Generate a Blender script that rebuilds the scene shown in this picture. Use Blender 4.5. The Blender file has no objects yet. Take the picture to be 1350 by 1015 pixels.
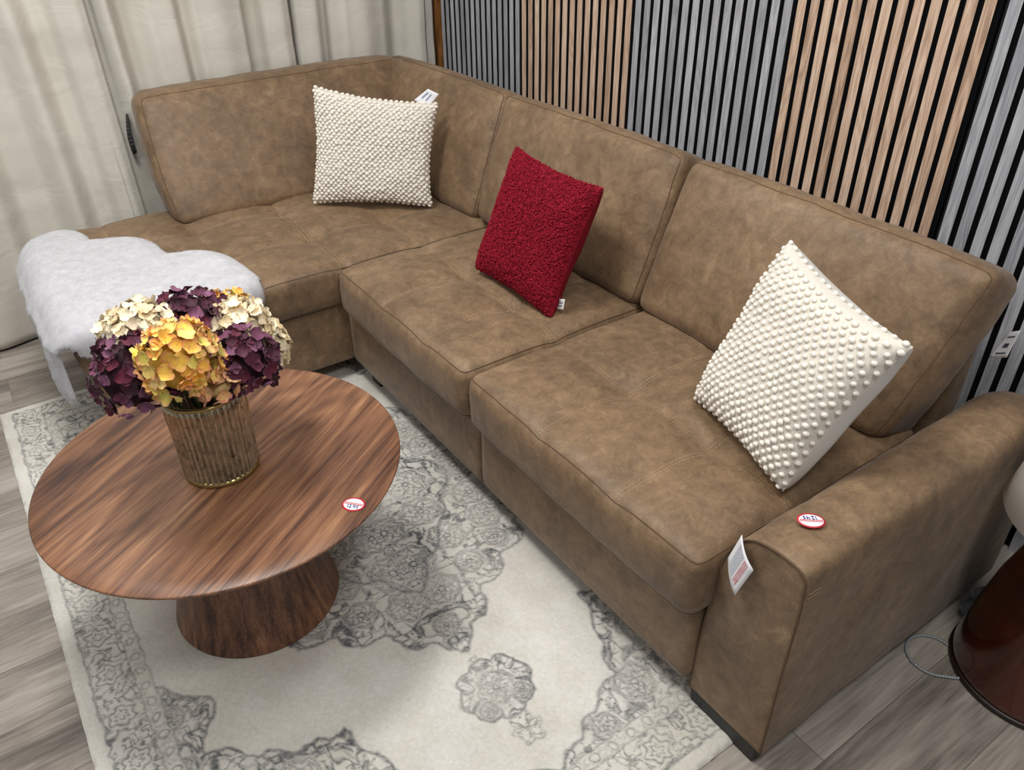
import bpy, math, random
import numpy as np
from mathutils import Vector, Matrix, noise
random.seed(7); rng = np.random.default_rng(7)
scene = bpy.context.scene
COL = scene.collection
R = math.radians

# ------------------------------------------------------------------ helpers
def srgb(r, g, b):
    f = lambda c: (c/255/12.92) if c/255 <= .04045 else ((c/255+.055)/1.055)**2.4
    return (f(r), f(g), f(b), 1)

def empty(name, loc, label=None, cat=None, group=None, kind=None):
    o = bpy.data.objects.new(name, None); COL.objects.link(o)
    o.location = loc; o.empty_display_size = .05
    tag(o, label, cat, group, kind); return o

def tag(o, label=None, cat=None, group=None, kind=None):
    if label: o['label'] = label
    if cat: o['category'] = cat
    if group: o['group'] = group
    if kind: o['kind'] = kind
    return o

def worldloc(p):
    v = Vector((0, 0, 0))
    while p is not None:
        v += Vector(p.location); p = p.parent
    return v

def mesh(name, V, F, mat, parent=None, smooth=True, origin=None, colors=None, mats=None, fmat=None):
    """V in world coordinates; the object's origin goes to its parent's place (or to `origin`)."""
    V = np.asarray(V, float)
    base = np.array(worldloc(parent)) if parent else np.array(origin if origin is not None else (0, 0, 0))
    org = np.array(origin) if (origin is not None) else base
    me = bpy.data.meshes.new(name)
    me.from_pydata([], [], []) if False else None
    L = (V - org)
    if isinstance(F, np.ndarray):
        n, k = F.shape
        me.vertices.add(len(L)); me.vertices.foreach_set('co', L.astype(np.float32).ravel())
        me.loops.add(n*k); me.loops.foreach_set('vertex_index', F.astype(np.int32).ravel())
        me.polygons.add(n); me.polygons.foreach_set('loop_start', np.arange(0, n*k, k, dtype=np.int32))
        me.update(calc_edges=True)
    else:
        me.from_pydata([tuple(v) for v in L], [], [tuple(f) for f in F])
    me.validate()
    me.polygons.foreach_set('use_smooth', np.full(len(me.polygons), smooth))
    for m in (mats or [mat]): me.materials.append(m)
    if fmat is not None: me.polygons.foreach_set('material_index', np.asarray(fmat, dtype=np.int32))
    if colors is not None:
        a = me.color_attributes.new('Col', 'FLOAT_COLOR', 'POINT')
        c = np.ones((len(V), 4), np.float32); c[:, :3] = colors
        a.data.foreach_set('color', c.ravel())
    o = bpy.data.objects.new(name, me); COL.objects.link(o)
    if parent:
        o.parent = parent
        o.location = Vector(org) - worldloc(parent) if origin is not None else (0, 0, 0)
    else:
        o.location = org
    return o

def join(parts):
    V = []; F = []; n = 0
    for v, f in parts:
        v = np.asarray(v, float); V.append(v); F += [tuple(int(i)+n for i in q) for q in f]; n += len(v)
    return np.vstack(V), F

def box(x0, x1, y0, y1, z0, z1):
    V = [(x, y, z) for z in (z0, z1) for y in (y0, y1) for x in (x0, x1)]
    return V, [(0, 2, 3, 1), (4, 5, 7, 6), (0, 1, 5, 4), (2, 6, 7, 3), (0, 4, 6, 2), (1, 3, 7, 5)]

def grid(nu, nv, wrapu=False):
    F = []
    for j in range(nv-1):
        for i in range(nu if wrapu else nu-1):
            a = j*nu+i; b = j*nu+(i+1) % nu; F.append((a, b, b+nu, a+nu))
    return F

def lathe(c, prof, n=64, fr=None):
    V = []
    for r, z in prof:
        for i in range(n):
            a = 2*math.pi*i/n; rr = r*(fr(a, z) if fr else 1)
            V.append((c[0]+rr*math.cos(a), c[1]+rr*math.sin(a), c[2]+z))
    return V, grid(n, len(prof), True)

def tube(path, r, n=6, closed=False):
    P = np.asarray(path, float); m = len(P)
    if closed: T = np.roll(P, -1, 0)-np.roll(P, 1, 0)
    else: T = np.gradient(P, axis=0)
    T /= np.linalg.norm(T, axis=1)[:, None]+1e-12
    up = np.array([0, 0, 1.]); V = []; N = None
    for i in range(m):
        t = T[i]
        if N is None:
            N = np.cross(t, up if abs(t[2]) < .9 else np.array([1., 0, 0]))
        N = N-t*(N@t); N /= np.linalg.norm(N)+1e-12; B = np.cross(t, N)
        rr = r[i] if hasattr(r, '__len__') else r
        for k in range(n):
            a = 2*math.pi*k/n; V.append(P[i]+rr*(math.cos(a)*N+math.sin(a)*B))
    F = grid(n, m, True)
    if closed:
        a = (m-1)*n; F += [(a+i, a+(i+1) % n, (i+1) % n, i) for i in range(n)]
    else:
        F += [tuple(range(n))[::-1], tuple(range((m-1)*n, m*n))]
    return V, F

def nz(p, s, seed=0):
    return noise.noise(Vector((p[0]*s+seed*7.3, p[1]*s-seed*3.1, p[2]*s+seed)))

# ------------------------------------------------------------------ materials
class NT:
    def __init__(s, name, rough=.6, metallic=0, spec=.5):
        s.m = bpy.data.materials.new(name); s.m.use_nodes = True
        s.n = s.m.node_tree.nodes; s.l = s.m.node_tree.links
        s.b = s.n['Principled BSDF']
        s.b.inputs['Roughness'].default_value = rough; s.b.inputs['Metallic'].default_value = metallic
        s.b.inputs['Specular IOR Level'].default_value = spec
    def node(s, t, **kw):
        nd = s.n.new('ShaderNode'+t)
        for k, v in kw.items(): setattr(nd, k, v)
        return nd
    def coord(s, scale=(1, 1, 1), rot=(0, 0, 0), loc=(0, 0, 0), kind='Object'):
        tc = s.node('TexCoord'); mp = s.node('Mapping')
        mp.inputs['Scale'].default_value = scale; mp.inputs['Rotation'].default_value = rot
        mp.inputs['Location'].default_value = loc
        s.l.new(tc.outputs[kind], mp.inputs[0]); return mp.outputs[0]
    def noise(s, vec, scale, detail=4, rough=.5, dist=0):
        n = s.node('TexNoise'); n.inputs['Scale'].default_value = scale
        n.inputs['Detail'].default_value = detail; n.inputs['Roughness'].default_value = rough
        n.inputs['Distortion'].default_value = dist
        s.l.new(vec, n.inputs['Vector']); return n.outputs['Fac']
    def ramp(s, fac, stops, interp='LINEAR'):
        r = s.node('ValToRGB'); r.color_ramp.interpolation = interp
        e = r.color_ramp.elements
        while len(e) < len(stops): e.new(.5)
        for k, (p, c) in enumerate(stops): e[k].position = p; e[k].color = c
        s.l.new(fac, r.inputs[0]); return r.outputs[0]
    def mix(s, a, b, fac=.5, mode='MIX'):
        m = s.node('Mix', data_type='RGBA', blend_type=mode)
        for idx, v in ((0, fac), (6, a), (7, b)):
            if isinstance(v, bpy.types.NodeSocket): s.l.new(v, m.inputs[idx])
            else: m.inputs[idx].default_value = v
        return m.outputs[2]
    def math(s, op, a, b=0.):
        m = s.node('Math', operation=op)
        for i, v in enumerate((a, b)):
            if isinstance(v, bpy.types.NodeSocket): s.l.new(v, m.inputs[i])
            else: m.inputs[i].default_value = v
        return m.outputs[0]
    def color(s, c):
        if isinstance(c, bpy.types.NodeSocket): s.l.new(c, s.b.inputs['Base Color'])
        else: s.b.inputs['Base Color'].default_value = c
    def bump(s, h, strength=.3, dist=.002, prev=None):
        b = s.node('Bump'); b.inputs['Strength'].default_value = strength; b.inputs['Distance'].default_value = dist
        s.l.new(h, b.inputs['Height'])
        if prev: s.l.new(prev, b.inputs['Normal'])
        s.l.new(b.outputs[0], s.b.inputs['Normal']); return b.outputs[0]

def plain(name, c, rough=.6, metallic=0, spec=.5):
    t = NT(name, rough, metallic, spec); t.color(c); return t.m

def leather(name, k=1.0):
    t = NT(name, .55, 0, .4); v = t.coord()
    big = t.noise(v, 4.5, 4, .6, .3); mid = t.noise(v, 24, 6, .72, .5); fine = t.noise(v, 330, 3, .65)
    streak = t.noise(t.coord(scale=(1.0, .5, 1.2), rot=(.2, .3, .7)), 85, 5, .75, 1.6)
    f = t.math('ADD', t.math('MULTIPLY', big, .34), t.math('ADD', t.math('MULTIPLY', mid, .42), t.math('MULTIPLY', streak, .24)))
    c = t.ramp(f, [(.33, srgb(84*k, 66*k, 49*k)), (.45, srgb(111*k, 89*k, 66*k)), (.55, srgb(133*k, 108*k, 81*k)), (.68, srgb(166*k, 139*k, 108*k))])
    c = t.mix(c, t.ramp(fine, [(.3, (.82, .82, .82, 1)), (.7, (1.12, 1.11, 1.1, 1))]), .5, 'MULTIPLY')
    t.color(c)
    t.b.inputs['Sheen Weight'].default_value = .12; t.b.inputs['Sheen Roughness'].default_value = .4
    b = t.bump(fine, .22, .0012); t.bump(mid, .10, .003, b); return t.m
LEATHER = leather('brown_leather')
SEAM = plain('brown_seam_crease', srgb(92, 70, 48), .7)  # darker than the leather: shade of the seam creases put into the colour
STITCH = plain('tan_stitching', srgb(176, 150, 116), .7)
BLACKPL = plain('black_plastic', srgb(28, 28, 30), .45)

def wood_walnut(name, az, vertical=False, seed=0.):
    t = NT(name, .36, 0, .4)
    def vec(k):
        if vertical: return t.coord(scale=(1, 1, k), loc=(seed, seed, 0))
        r = t.coord(rot=(0, 0, -az), loc=(seed, seed*.7, 0)); m = t.node('Mapping'); m.inputs['Scale'].default_value = (k, 1, 1); t.l.new(r, m.inputs[0]); return m.outputs[0]
    broad = t.noise(vec(.10), 8, 3, .5, .25); streak = t.noise(vec(.045), 62, 6, .7, .35); fine = t.noise(vec(.02), 420, 3, .7)
    n2 = t.noise(vec(.17), 3.0, 2, .5, .3)
    ring = t.math('FRACT', t.math('MULTIPLY', n2, 19)); ring = t.math('ABSOLUTE', t.math('SUBTRACT', ring, .5))
    f = t.math('ADD', t.math('MULTIPLY', broad, .34), t.math('ADD', t.math('MULTIPLY', streak, .50), t.math('MULTIPLY', ring, .18)))
    f = t.math('ADD', f, t.math('MULTIPLY', t.math('SUBTRACT', fine, .5), .34))
    c = t.ramp(f, [(.33, srgb(60, 38, 32)), (.41, srgb(96, 64, 48)), (.48, srgb(124, 85, 62)), (.55, srgb(144, 102, 74)), (.66, srgb(182, 138, 100))])
    t.color(c); t.bump(fine, .12, .0006); return t.m
WALNUT_TOP = wood_walnut('walnut_veneer_top', R(124)); WALNUT_SIDE = wood_walnut('walnut_veneer_pedestal', 0, True, 2.3)

def slat_wood(name, cols, per):
    t = NT(name, .5, 0, .35); a = t.noise(t.coord(scale=(1, .3, .05)), 120, 5, .7, .5); b = t.noise(t.coord(scale=(1, .3, .02)), 520, 3, .7)
    sx = t.node('SeparateXYZ'); t.l.new(t.coord(), sx.inputs[0]); cell = t.math('FLOOR', t.math('MULTIPLY', t.math('ADD', sx.outputs[0], per[0]), 1/per[1]))
    wn = t.node('TexWhiteNoise', noise_dimensions='1D'); t.l.new(cell, wn.inputs['W'])
    ring = t.noise(t.coord(scale=(1, .3, .10)), 16, 2, .5, .3); ring = t.math('ABSOLUTE', t.math('SUBTRACT', t.math('FRACT', t.math('MULTIPLY', ring, 14)), .5))
    f = t.math('ADD', t.math('MULTIPLY', a, .46), t.math('ADD', t.math('MULTIPLY', b, .32), t.math('ADD', t.math('MULTIPLY', wn.outputs[0], .12), t.math('MULTIPLY', ring, .20))))
    t.color(t.ramp(f, [(.36, cols[0]), (.5, cols[1]), (.64, cols[2])])); t.bump(b, .2, .0006); return t.m
GREYC = (srgb(128, 128, 133), srgb(160, 160, 165), srgb(190, 190, 194))
OAKC = (srgb(150, 122, 101), srgb(196, 166, 143), srgb(224, 198, 176))
FELT = plain('black_felt', srgb(20, 20, 23), .95, 0, .1)
SLATSIDE = plain('black_slat_side', srgb(24, 24, 26), .8, 0, .2)

# ------------------------------------------------------------------ camera
H = 1.6; pitch, roll, yaw = R(33.634), R(-.749), R(145.553)
fw = Vector((math.cos(pitch)*math.cos(yaw), math.cos(pitch)*math.sin(yaw), -math.sin(pitch)))
rr = fw.cross(Vector((0, 0, 1))).normalized(); uu = rr.cross(fw)
r2 = rr*math.cos(roll)+uu*math.sin(roll); u2 = -rr*math.sin(roll)+uu*math.cos(roll)
cd = bpy.data.cameras.new('camera'); cam = bpy.data.objects.new('camera', cd); COL.objects.link(cam)
cam.matrix_world = Matrix(((r2.x, u2.x, -fw.x, 0), (r2.y, u2.y, -fw.y, 0), (r2.z, u2.z, -fw.z, H), (0, 0, 0, 1)))
cd.sensor_width = 36; cd.lens = 1046.03/1350*36; cd.clip_start = .05; cd.clip_end = 50
scene.camera = cam

# ------------------------------------------------------------------ room shell
def m_floor():
    t = NT('grey_vinyl_planks', .5, 0, .35)
    v = t.coord(rot=(0, 0, R(90)), loc=(-1.365, -.302, 0))
    br = t.node('TexBrick'); br.offset = .37; br.squash = 1
    br.inputs['Color1'].default_value = (0, 0, 0, 1); br.inputs['Color2'].default_value = (1, 1, 1, 1); br.inputs['Mortar'].default_value = (.5, .5, .5, 1)
    br.inputs['Scale'].default_value = 1; br.inputs['Mortar Size'].default_value = .0012; br.inputs['Mortar Smooth'].default_value = .3
    br.inputs['Brick Width'].default_value = 1.22; br.inputs['Row Height'].default_value = .18; br.inputs['Bias'].default_value = 0
    t.l.new(v, br.inputs['Vector'])
    sep = t.node('SeparateXYZ'); t.l.new(t.coord(), sep.inputs[0])
    off = t.node('VectorMath', operation='SCALE'); off.inputs['Scale'].default_value = 7.; t.l.new(br.outputs['Color'], off.inputs[0])
    def vv(scale):
        a = t.node('VectorMath', operation='ADD'); t.l.new(t.coord(scale=scale), a.inputs[0]); t.l.new(off.outputs[0], a.inputs[1]); return a.outputs[0]
    a = t.noise(vv((1, .13, 1)), 14, 5, .6, .8); b = t.noise(vv((1, .05, 1)), 130, 4, .65, .2)
    ring = t.math('ABSOLUTE', t.math('SUBTRACT', t.math('FRACT', t.math('MULTIPLY', t.noise(vv((1, .2, 1)), 3.2, 2, .5, .4), 11)), .5))
    f = t.math('ADD', t.math('MULTIPLY', a, .55), t.math('ADD', t.math('MULTIPLY', b, .33), t.math('MULTIPLY', ring, .12)))
    f = t.math('ADD', f, t.math('MULTIPLY', t.math('SUBTRACT', br.outputs['Color'], .5), .10))
    c = t.ramp(f, [(.30, srgb(98, 90, 83)), (.42, srgb(134, 125, 116)), (.54, srgb(163, 154, 144)), (.68, srgb(188, 180, 169))])
    c = t.mix(c, srgb(70, 62, 56), t.math('MULTIPLY', br.outputs['Fac'], .7)); t.color(c)
    t.bump(b, .12, .0008); return t.m
o = mesh('floor', *box(-3.62, 1.6, -1.6, 2.03, -.05, 0), m_floor(), smooth=False); tag(o, 'grey-brown wood-look plank floor', 'floor', kind='structure')
o = mesh('wall_back', *box(-3.66, 1.6, 2.03, 2.13, 0, 2.7), plain('back_wall_paint', srgb(60, 60, 62), .9), smooth=False); tag(o, 'wall behind the slatted panels', 'wall', kind='structure')
o = mesh('wall_left', *box(-3.72, -3.62, -1.6, 2.03, 0, 2.7), plain('left_wall_paint', srgb(190, 184, 172), .9), smooth=False); tag(o, 'wall behind the cream curtains', 'wall', kind='structure')
def m_trim():
    t = NT('rustic_orange_brown_wood', .55); a = t.noise(t.coord(scale=(1, 1, .15)), 30, 5, .6, 1)
    t.color(t.ramp(a, [(.3, srgb(62, 36, 16)), (.5, srgb(122, 76, 34)), (.7, srgb(164, 112, 54))])); t.bump(a, .4, .004); return t.m
o = mesh('trim_1', *box(-3.56, -3.468, 1.985, 2.03, 0, 2.7), m_trim(), smooth=False); tag(o, 'rough orange-brown wooden corner board', 'trim', kind='structure')

# slatted panels (front faces at y = 2.0)
YW = 2.0
def slat_panel(x0, x1, n, mat, label):
    t = empty('slat_panel', ((x0+x1)/2, 2.03, 0), label, 'wall panel', 'slatted acoustic panels on the back wall')
    mesh('felt_backing', *box(x0, x1, 2.013, 2.029, .0, 2.6), FELT, t, smooth=False)
    p = (x1-x0)/n; w = p*.64; mat = slat_wood('slat_veneer', mat, ((x1-x0)/2, p)); parts = []; fm = []
    for i in range(n):
        a = x0+p*(i+.5)-w/2; V, F = box(a, a+w, YW, 2.013, .0, 2.6)
        parts.append((V, F)); fm += [1, 1, 0, 1, 1, 1]
    V, F = join(parts); mesh('slats', V, F, None, t, smooth=False, mats=[mat, SLATSIDE], fmat=fm)
slat_panel(-3.458, -2.822, 15, GREYC, 'grey slatted wall panel in the far corner beside the wooden corner board')
slat_panel(-2.820, -2.165, 15, OAKC, 'oak slatted wall panel behind the middle of the sofa, the farther oak one')
slat_panel(-2.163, -1.520, 15, GREYC, 'grey slatted wall panel between the two oak panels')
slat_panel(-1.518, -.974, 13, OAKC, 'oak slatted wall panel behind the right back cushion, the nearer oak one')
slat_panel(-.962, .002, 22, GREYC, 'grey slatted wall panel behind the sofa arm and lamp')

# curtains
def m_curtain():
    t = NT('cream_curtain_cloth', .85, 0, .2); v = t.coord()
    f = t.noise(v, 2.2, 4, .6); w = t.noise(t.coord(scale=(1, 1, 1)), 900, 2, .5); cr = t.noise(t.coord(scale=(1, 1, 1.6)), 5, 3, .6, 1.2)
    t.color(t.ramp(f, [(.3, srgb(202, 197, 185)), (.7, srgb(219, 214, 203))]))
    b = t.bump(w, .08, .0008); t.bump(cr, .22, .02, b)
    t.b.inputs['Sheen Weight'].default_value = .1; return t.m
CURT = m_curtain()
def smooth_interp(xs, ys, x):
    i = np.clip(np.searchsorted(xs, x)-1, 0, len(xs)-2); t = np.clip((x-np.array(xs)[i])/(np.array(xs)[i+1]-np.array(xs)[i]), 0, 1)
    t = t*t*(3-2*t); ys = np.array(ys); return ys[i]*(1-t)+ys[i+1]*t
def curtain(y0, y1, prof, label, dx=0.):
    ny = int((y1-y0)/.008); nzz = 90; ys = np.linspace(y0, y1, ny); zs = np.linspace(.012, 2.6, nzz)
    px = [p[0] for p in prof]; pd = [p[1] for p in prof]
    d0 = smooth_interp(px, pd, ys); V = []
    for z in zs:
        k = max(0, 1-z/.9)
        for j, y in enumerate(ys):
            yy = y+.02*math.sin(z*1.7+y*3)*(1 if y0+.05 < y < y1-.05 else .3)
            d = 1.2*d0[j]*(1+.25*k*math.sin(3*z+y*2))
            d += .006*nz((y*3, z*1.2, 0), 2.0, 3)+.004*nz((y, z*5, 0), 3, 9)
            base = -3.47-.03*max(0, (y-.4))/1.5+ k*(.06 if y < .4 else 0.06*max(0, 1-(y-.4)/.4))
            V.append((base+d+dx, yy, z))
    o = mesh('curtain', V, grid(ny, nzz), CURT, origin=(-3.47, (y0+y1)/2, 0))
    md = o.modifiers.new('thick', 'SOLIDIFY'); md.thickness = .002
    tag(o, label, 'curtain', 'cream curtains along the left wall')
curtain(-1.3, .522, [(-1.3, 0), (-1.15, .05), (-1.0, -.03), (-.8, .05), (-.62, -.035), (-.45, .05), (-.28, -.02), (-.12, .06), (.02, .03), (.10, -.03), (.18, -.02), (.27, .045), (.345, -.01), (.38, .0), (.43, .04), (.49, .055), (.522, .045)],
        'cream curtain panel at the far left beside the chaise end')
curtain(.50, 1.285, [(.5, -.035), (.54, .0), (.60, .045), (.66, -.03), (.70, -.01), (.76, .03), (.84, .035), (.89, -.02), (.93, .02), (1.02, .04), (1.1, .03), (1.135, -.04), (1.175, -.04), (1.2, .025), (1.25, .04), (1.285, .03)],
        'cream curtain panel in the middle behind the chaise back cushion')
curtain(1.255, 1.965, [(1.255, -.05), (1.29, -.045), (1.33, .02), (1.40, .035), (1.44, .01), (1.48, -.02), (1.54, .02), (1.62, .035), (1.7, .02), (1.78, -.03), (1.82, -.01), (1.88, .03), (1.965, .02)],
        'cream curtain panel in the corner next to the slatted wall')

# ------------------------------------------------------------------ rug (pattern computed as woven colours)
def rug():
    x0, x1, y0, y1 = -2.865, -.556, -.197, 1.405; cs = .003
    nx = int((x1-x0)/cs); ny = int((y1-y0)/cs)
    X, Y = np.meshgrid(np.linspace(x0, x1, nx), np.linspace(y0, y1, ny))
    cx, cy = (x0+x1)/2, (y0+y1)/2; hx, hy = (x1-x0)/2, (y1-y0)/2
    def vnoise(U, W, s, seed):
        g = np.random.default_rng(seed).random((256, 256)); u = U*s+1000; w = W*s+1000
        iu = np.floor(u).astype(int); iw = np.floor(w).astype(int); fu = u-iu; fw_ = w-iw
        fu = fu**3*(fu*(fu*6-15)+10); fw_ = fw_**3*(fw_*(fw_*6-15)+10)
        a = g[iu % 256, iw % 256]; b = g[(iu+1) % 256, iw % 256]; c = g[iu % 256, (iw+1) % 256]; d = g[(iu+1) % 256, (iw+1) % 256]
        return (a*(1-fu)+b*fu)*(1-fw_)+(c*(1-fu)+d*fu)*fw_
    ax, ay = np.abs(X-cx), np.abs(Y-cy)          # four-fold symmetry of the weave
    ss = lambda v, w: np.clip(1-np.abs(v)/w, 0, 1)
    wx = .008*(vnoise(X, Y, 60, 1)-.5); wy = .008*(vnoise(X, Y, 60, 2)-.5)
    ax = ax+wx; ay = ay+wy
    def rosette(px, py, r, k, ph=0.):
        dx, dy = ax-px, ay-py; d = np.hypot(dx, dy); th = np.arctan2(dy, dx)+ph
        rim = r*(1+.10*np.abs(np.cos(k*th/2))); o = ss(d-rim, .0055)*.95
        o = np.maximum(o, ss(d-r*.78*(1+.22*np.cos(k*th)), .0055)*.8)
        o = np.maximum(o, ss(d-r*.45*(1+.3*np.cos(k*th+1.5)), .0055)*.85)
        o = np.maximum(o, ss(d-r*.2, .005)); o = np.maximum(o, (ss(np.sin(k*th)*d, .004)*.5)*(d < r*.95)*(d > r*.45))
        return o, d < rim
    def scroll(px, py, r, turns, sgn):
        dx, dy = ax-px, ay-py; d = np.hypot(dx, dy)+1e-6; th = np.arctan2(dy, dx)*sgn
        v = np.mod(turns*d/r-th/(2*math.pi), 1.0)-.5
        return ss(v*r/turns, .0045)*(d < r)
    def leaves(s, seed, w=.17):
        n1 = vnoise(ax+.3*vnoise(ax, ay, 9, seed+5)*.12, ay, s, seed); return ss(n1-.5, w*.5)
    def poly_d(pts, rep_=2):
        p = np.array(pts)
        for _ in range(rep_):
            q = [p[0]]
            for u, v in zip(p[:-1], p[1:]): q += [u*.78+v*.22, u*.22+v*.78]
            p = np.array(q+[p[-1]])
        d = np.full(X.shape, 9.)
        for u, v in zip(p[:-1], p[1:]):
            w = v-u; t = np.clip(((ax-u[0])*w[0]+(ay-u[1])*w[1])/(w@w+1e-12), 0, 1); d = np.minimum(d, np.hypot(ax-u[0]-t*w[0], ay-u[1]-t*w[1]))
        return d, p
    def inside_poly(p):
        ins = np.zeros(X.shape, bool)
        for u, v in zip(p, np.roll(p, -1, 0)):
            if u[1] == v[1]: continue
            ins ^= ((u[1] > ay) != (v[1] > ay)) & (ax < (v[0]-u[0])*(ay-u[1])/(v[1]-u[1])+u[0])
        return ins
    def arab(seed, s=44):
        """scrolling foliage: contour strokes of warped noise, broken into leaf-like dashes"""
        wx_ = ax+.03*(vnoise(ax, ay, 22, seed)-.5); wy_ = ay+.03*(vnoise(ax, ay, 22, seed+1)-.5)
        n1 = vnoise(wx_, wy_, s, seed+2); n2 = vnoise(wx_, wy_, s*1.7, seed+3)
        a_ = np.clip(1-np.abs(n1-.5)/.16, 0, 1); b_ = np.clip(1-np.abs(n2-.45)/.19, 0, 1)*(vnoise(ax, ay, s*.8, seed+4) > .42)
        return np.clip(np.maximum(a_*.8, b_*.7)*1.35, 0, 1)
    def rosettes(lst, D):
        for (px, py, r, k) in lst:
            o_, mk = rosette(px, py, r, k); ou = np.abs(np.hypot(ax-px, ay-py)-r*1.16*(1+.06*np.cos(k*np.arctan2(ay-py, ax-px))))
            halo = np.hypot(ax-px, ay-py) < r*1.34
            D = np.where(halo, D*.4, D); D = np.maximum(D, np.where(mk, o_, 0)); D = np.maximum(D, ss(ou-0, .0055)*.7)
        return D
    pat = np.zeros_like(X)
    d1, p1 = poly_d([(.625, 0), (.60, .03), (.555, .05), (.56, .095), (.515, .125), (.465, .13), (.475, .19), (.445, .235), (.395, .24), (.405, .31), (.36, .355), (.305, .35), (.30, .415), (.235, .45), (.18, .42), (.165, .47), (.10, .50), (.05, .475), (0, .53)])
    ins1 = inside_poly(np.vstack([p1, [(0, 0)], [(.3, -.01)], [(.625, -.01)]])) | (((ay < .004) | (ax < .004)) & (ax < .6) & (ay < .5))
    A1 = arab(61, 46)
    A1 = rosettes([(0, 0, .07, 8), (.15, .02, .05, 8), (.0, .17, .055, 8), (.13, .15, .05, 7), (.30, .03, .055, 9), (.26, .16, .045, 7), (.0, .34, .05, 8), (.14, .31, .045, 6), (.42, .05, .045, 7), (.38, .16, .036, 6), (.25, .30, .042, 7), (.53, .0, .03, 6), (.09, .42, .028, 6), (.34, .27, .030, 5)], A1)
    pat = np.where(ins1, A1*.92+.05, pat)
    pat = np.maximum(pat, ss(d1, .0075)*.8); pat = np.maximum(pat, ss(d1-.022, .005)*.45*ins1)
    d2, p2 = poly_d([(.40, 0), (.36, .05), (.30, .06), (.29, .12), (.22, .15), (.16, .22), (.11, .22), (.08, .27), (0, .31)])
    ins2 = inside_poly(np.vstack([p2, [(0, -.01)], [(.40, -.01)]])); pat = np.where(ins2, pat*1.15+.10, pat); pat = np.maximum(pat, ss(d2, .011)*.9)
    # pendants on the long axis
    th = np.arctan2(ay, ax-.748); rp = np.hypot((ax-.748)/.082, ay/.088); lim = 1+.13*np.abs(np.cos(4*th))-.08
    pr = rosettes([(.748, 0, .038, 8), (.79, .045, .02, 5)], arab(71, 60)); pat = np.where(rp < lim, pr*.75+.06, pat); pat = np.maximum(pat, ss(rp-lim, .075)*.85)
    pd = np.hypot((ax-.872)/.040, ay/.032)-1+.16*np.cos(6*np.arctan2(ay, ax-.872)); pat = np.where(pd < 0, arab(75, 80)*.75, pat); pat = np.maximum(pat, ss(pd, .14)*.4)
    pat = np.maximum(pat, ss(np.hypot((ax-.652)/.6, ay)-.009, .004)*.8)
    # corner pieces
    dcn, pc = poly_d([(.245, .69), (.30, .63), (.36, .60), (.385, .55), (.425, .54), (.459, .575), (.53, .61), (.535, .556), (.593, .52), (.60, .47), (.64, .44), (.63, .39), (.66, .36), (.632, .325), (.70, .33), (.745, .29), (.80, .285), (.83, .25), (.885, .25), (.88, .20), (.925, .16), (.925, .11), (.96, .09), (.965, .03), (1.0, 0)])
    ins3 = inside_poly(np.vstack([pc, [(1.2, -.01)], [(1.2, .9)], [(.245, .9)]]))
    A3 = rosettes([(.80, .40, .055, 7), (.70, .46, .045, 6), (.92, .27, .042, 7), (.68, .60, .05, 7), (.54, .66, .036, 6), (.81, .56, .05, 8), (.94, .42, .04, 6), (.97, .14, .030, 5), (.40, .64, .028, 5)], arab(81, 46))
    pat = np.where(ins3, A3*.88+.04, pat); pat = np.maximum(pat, ss(dcn, .007)*.8); pat = np.maximum(pat, ss(dcn-.024, .005)*.45*ins3)
    # borders
    e = np.minimum(hx-ax, hy-ay); al = np.where(hx-ax < hy-ay, ay, ax)
    band = (e > .036) & (e < .125); pb = arab(91, 58)*.85
    dxb = np.mod(al, .13)-.065; db = np.hypot(dxb, e-.078); thb = np.arctan2(e-.078, dxb)
    pb = np.where(db < .036, 0, pb); pb = np.maximum(pb, ss(db-.027*(1+.15*np.cos(6*thb)), .005)*.8); pb = np.maximum(pb, ss(db-.012*(1+.3*np.cos(6*thb)), .004)*.8)
    pat = np.where(band, pb, pat)
    sm = (e >= .125) & (e < .158); db2 = np.hypot(np.mod(al, .05)-.025, e-.1415); pat = np.where(sm, np.maximum(ss(db2-.010, .004)*.7, arab(95, 90)*.35*(db2 > .014)), pat); pat = np.where(e < .036, 0, pat)
    for q, w, s in ((.037, .0045, .75), (.125, .004, .65), (.158, .004, .65)):
        pat = np.maximum(pat, ss(e-q+.002*(vnoise(X, Y, 40, 21)-.5), w)*s)
    # worn, distressed look
    wear = .74+.42*vnoise(X, Y, 6, 31)+.35*(vnoise(X, Y, 25, 32)-.5)
    sp = vnoise(X, Y, 260, 33); pat = np.clip(pat*np.clip(wear, .3, 1.15)*(.65+.55*sp), 0, 1)
    patch = vnoise(X, Y, 5, 41)*.6+vnoise(X, Y, 17, 42)*.3+vnoise(X, Y, 120, 43)*.25
    light = np.array(srgb(224, 220, 212)[:3]); mid_ = np.array(srgb(204, 199, 188)[:3]); dark = np.array(srgb(90, 92, 95)[:3])
    ground = light+(mid_-light)*np.clip(patch*1.5-.35, 0, 1)[..., None]
    ground = ground*(.93+.14*vnoise(X, Y, 290, 44))[..., None]
    C = ground*(1-pat[..., None])+dark*pat[..., None]
    ex = np.clip(e/.012, 0, 1)
    Z = .002+.009*np.sqrt(ex)+.0012*(vnoise(X, Y, 240, 51)-.5)
    V = np.c_[X.ravel(), Y.ravel(), Z.ravel()]
    i = np.arange(nx-1); j = np.arange(ny-1)[:, None]; a = (j*nx+i).ravel(); F = np.c_[a, a+1, a+1+nx, a+nx]
    t = NT('distressed_woven_pile', .95, 0, .1); at = t.node('Attribute'); at.attribute_name = 'Col'
    sp_ = t.noise(t.coord(), 700, 2, .6)
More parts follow.
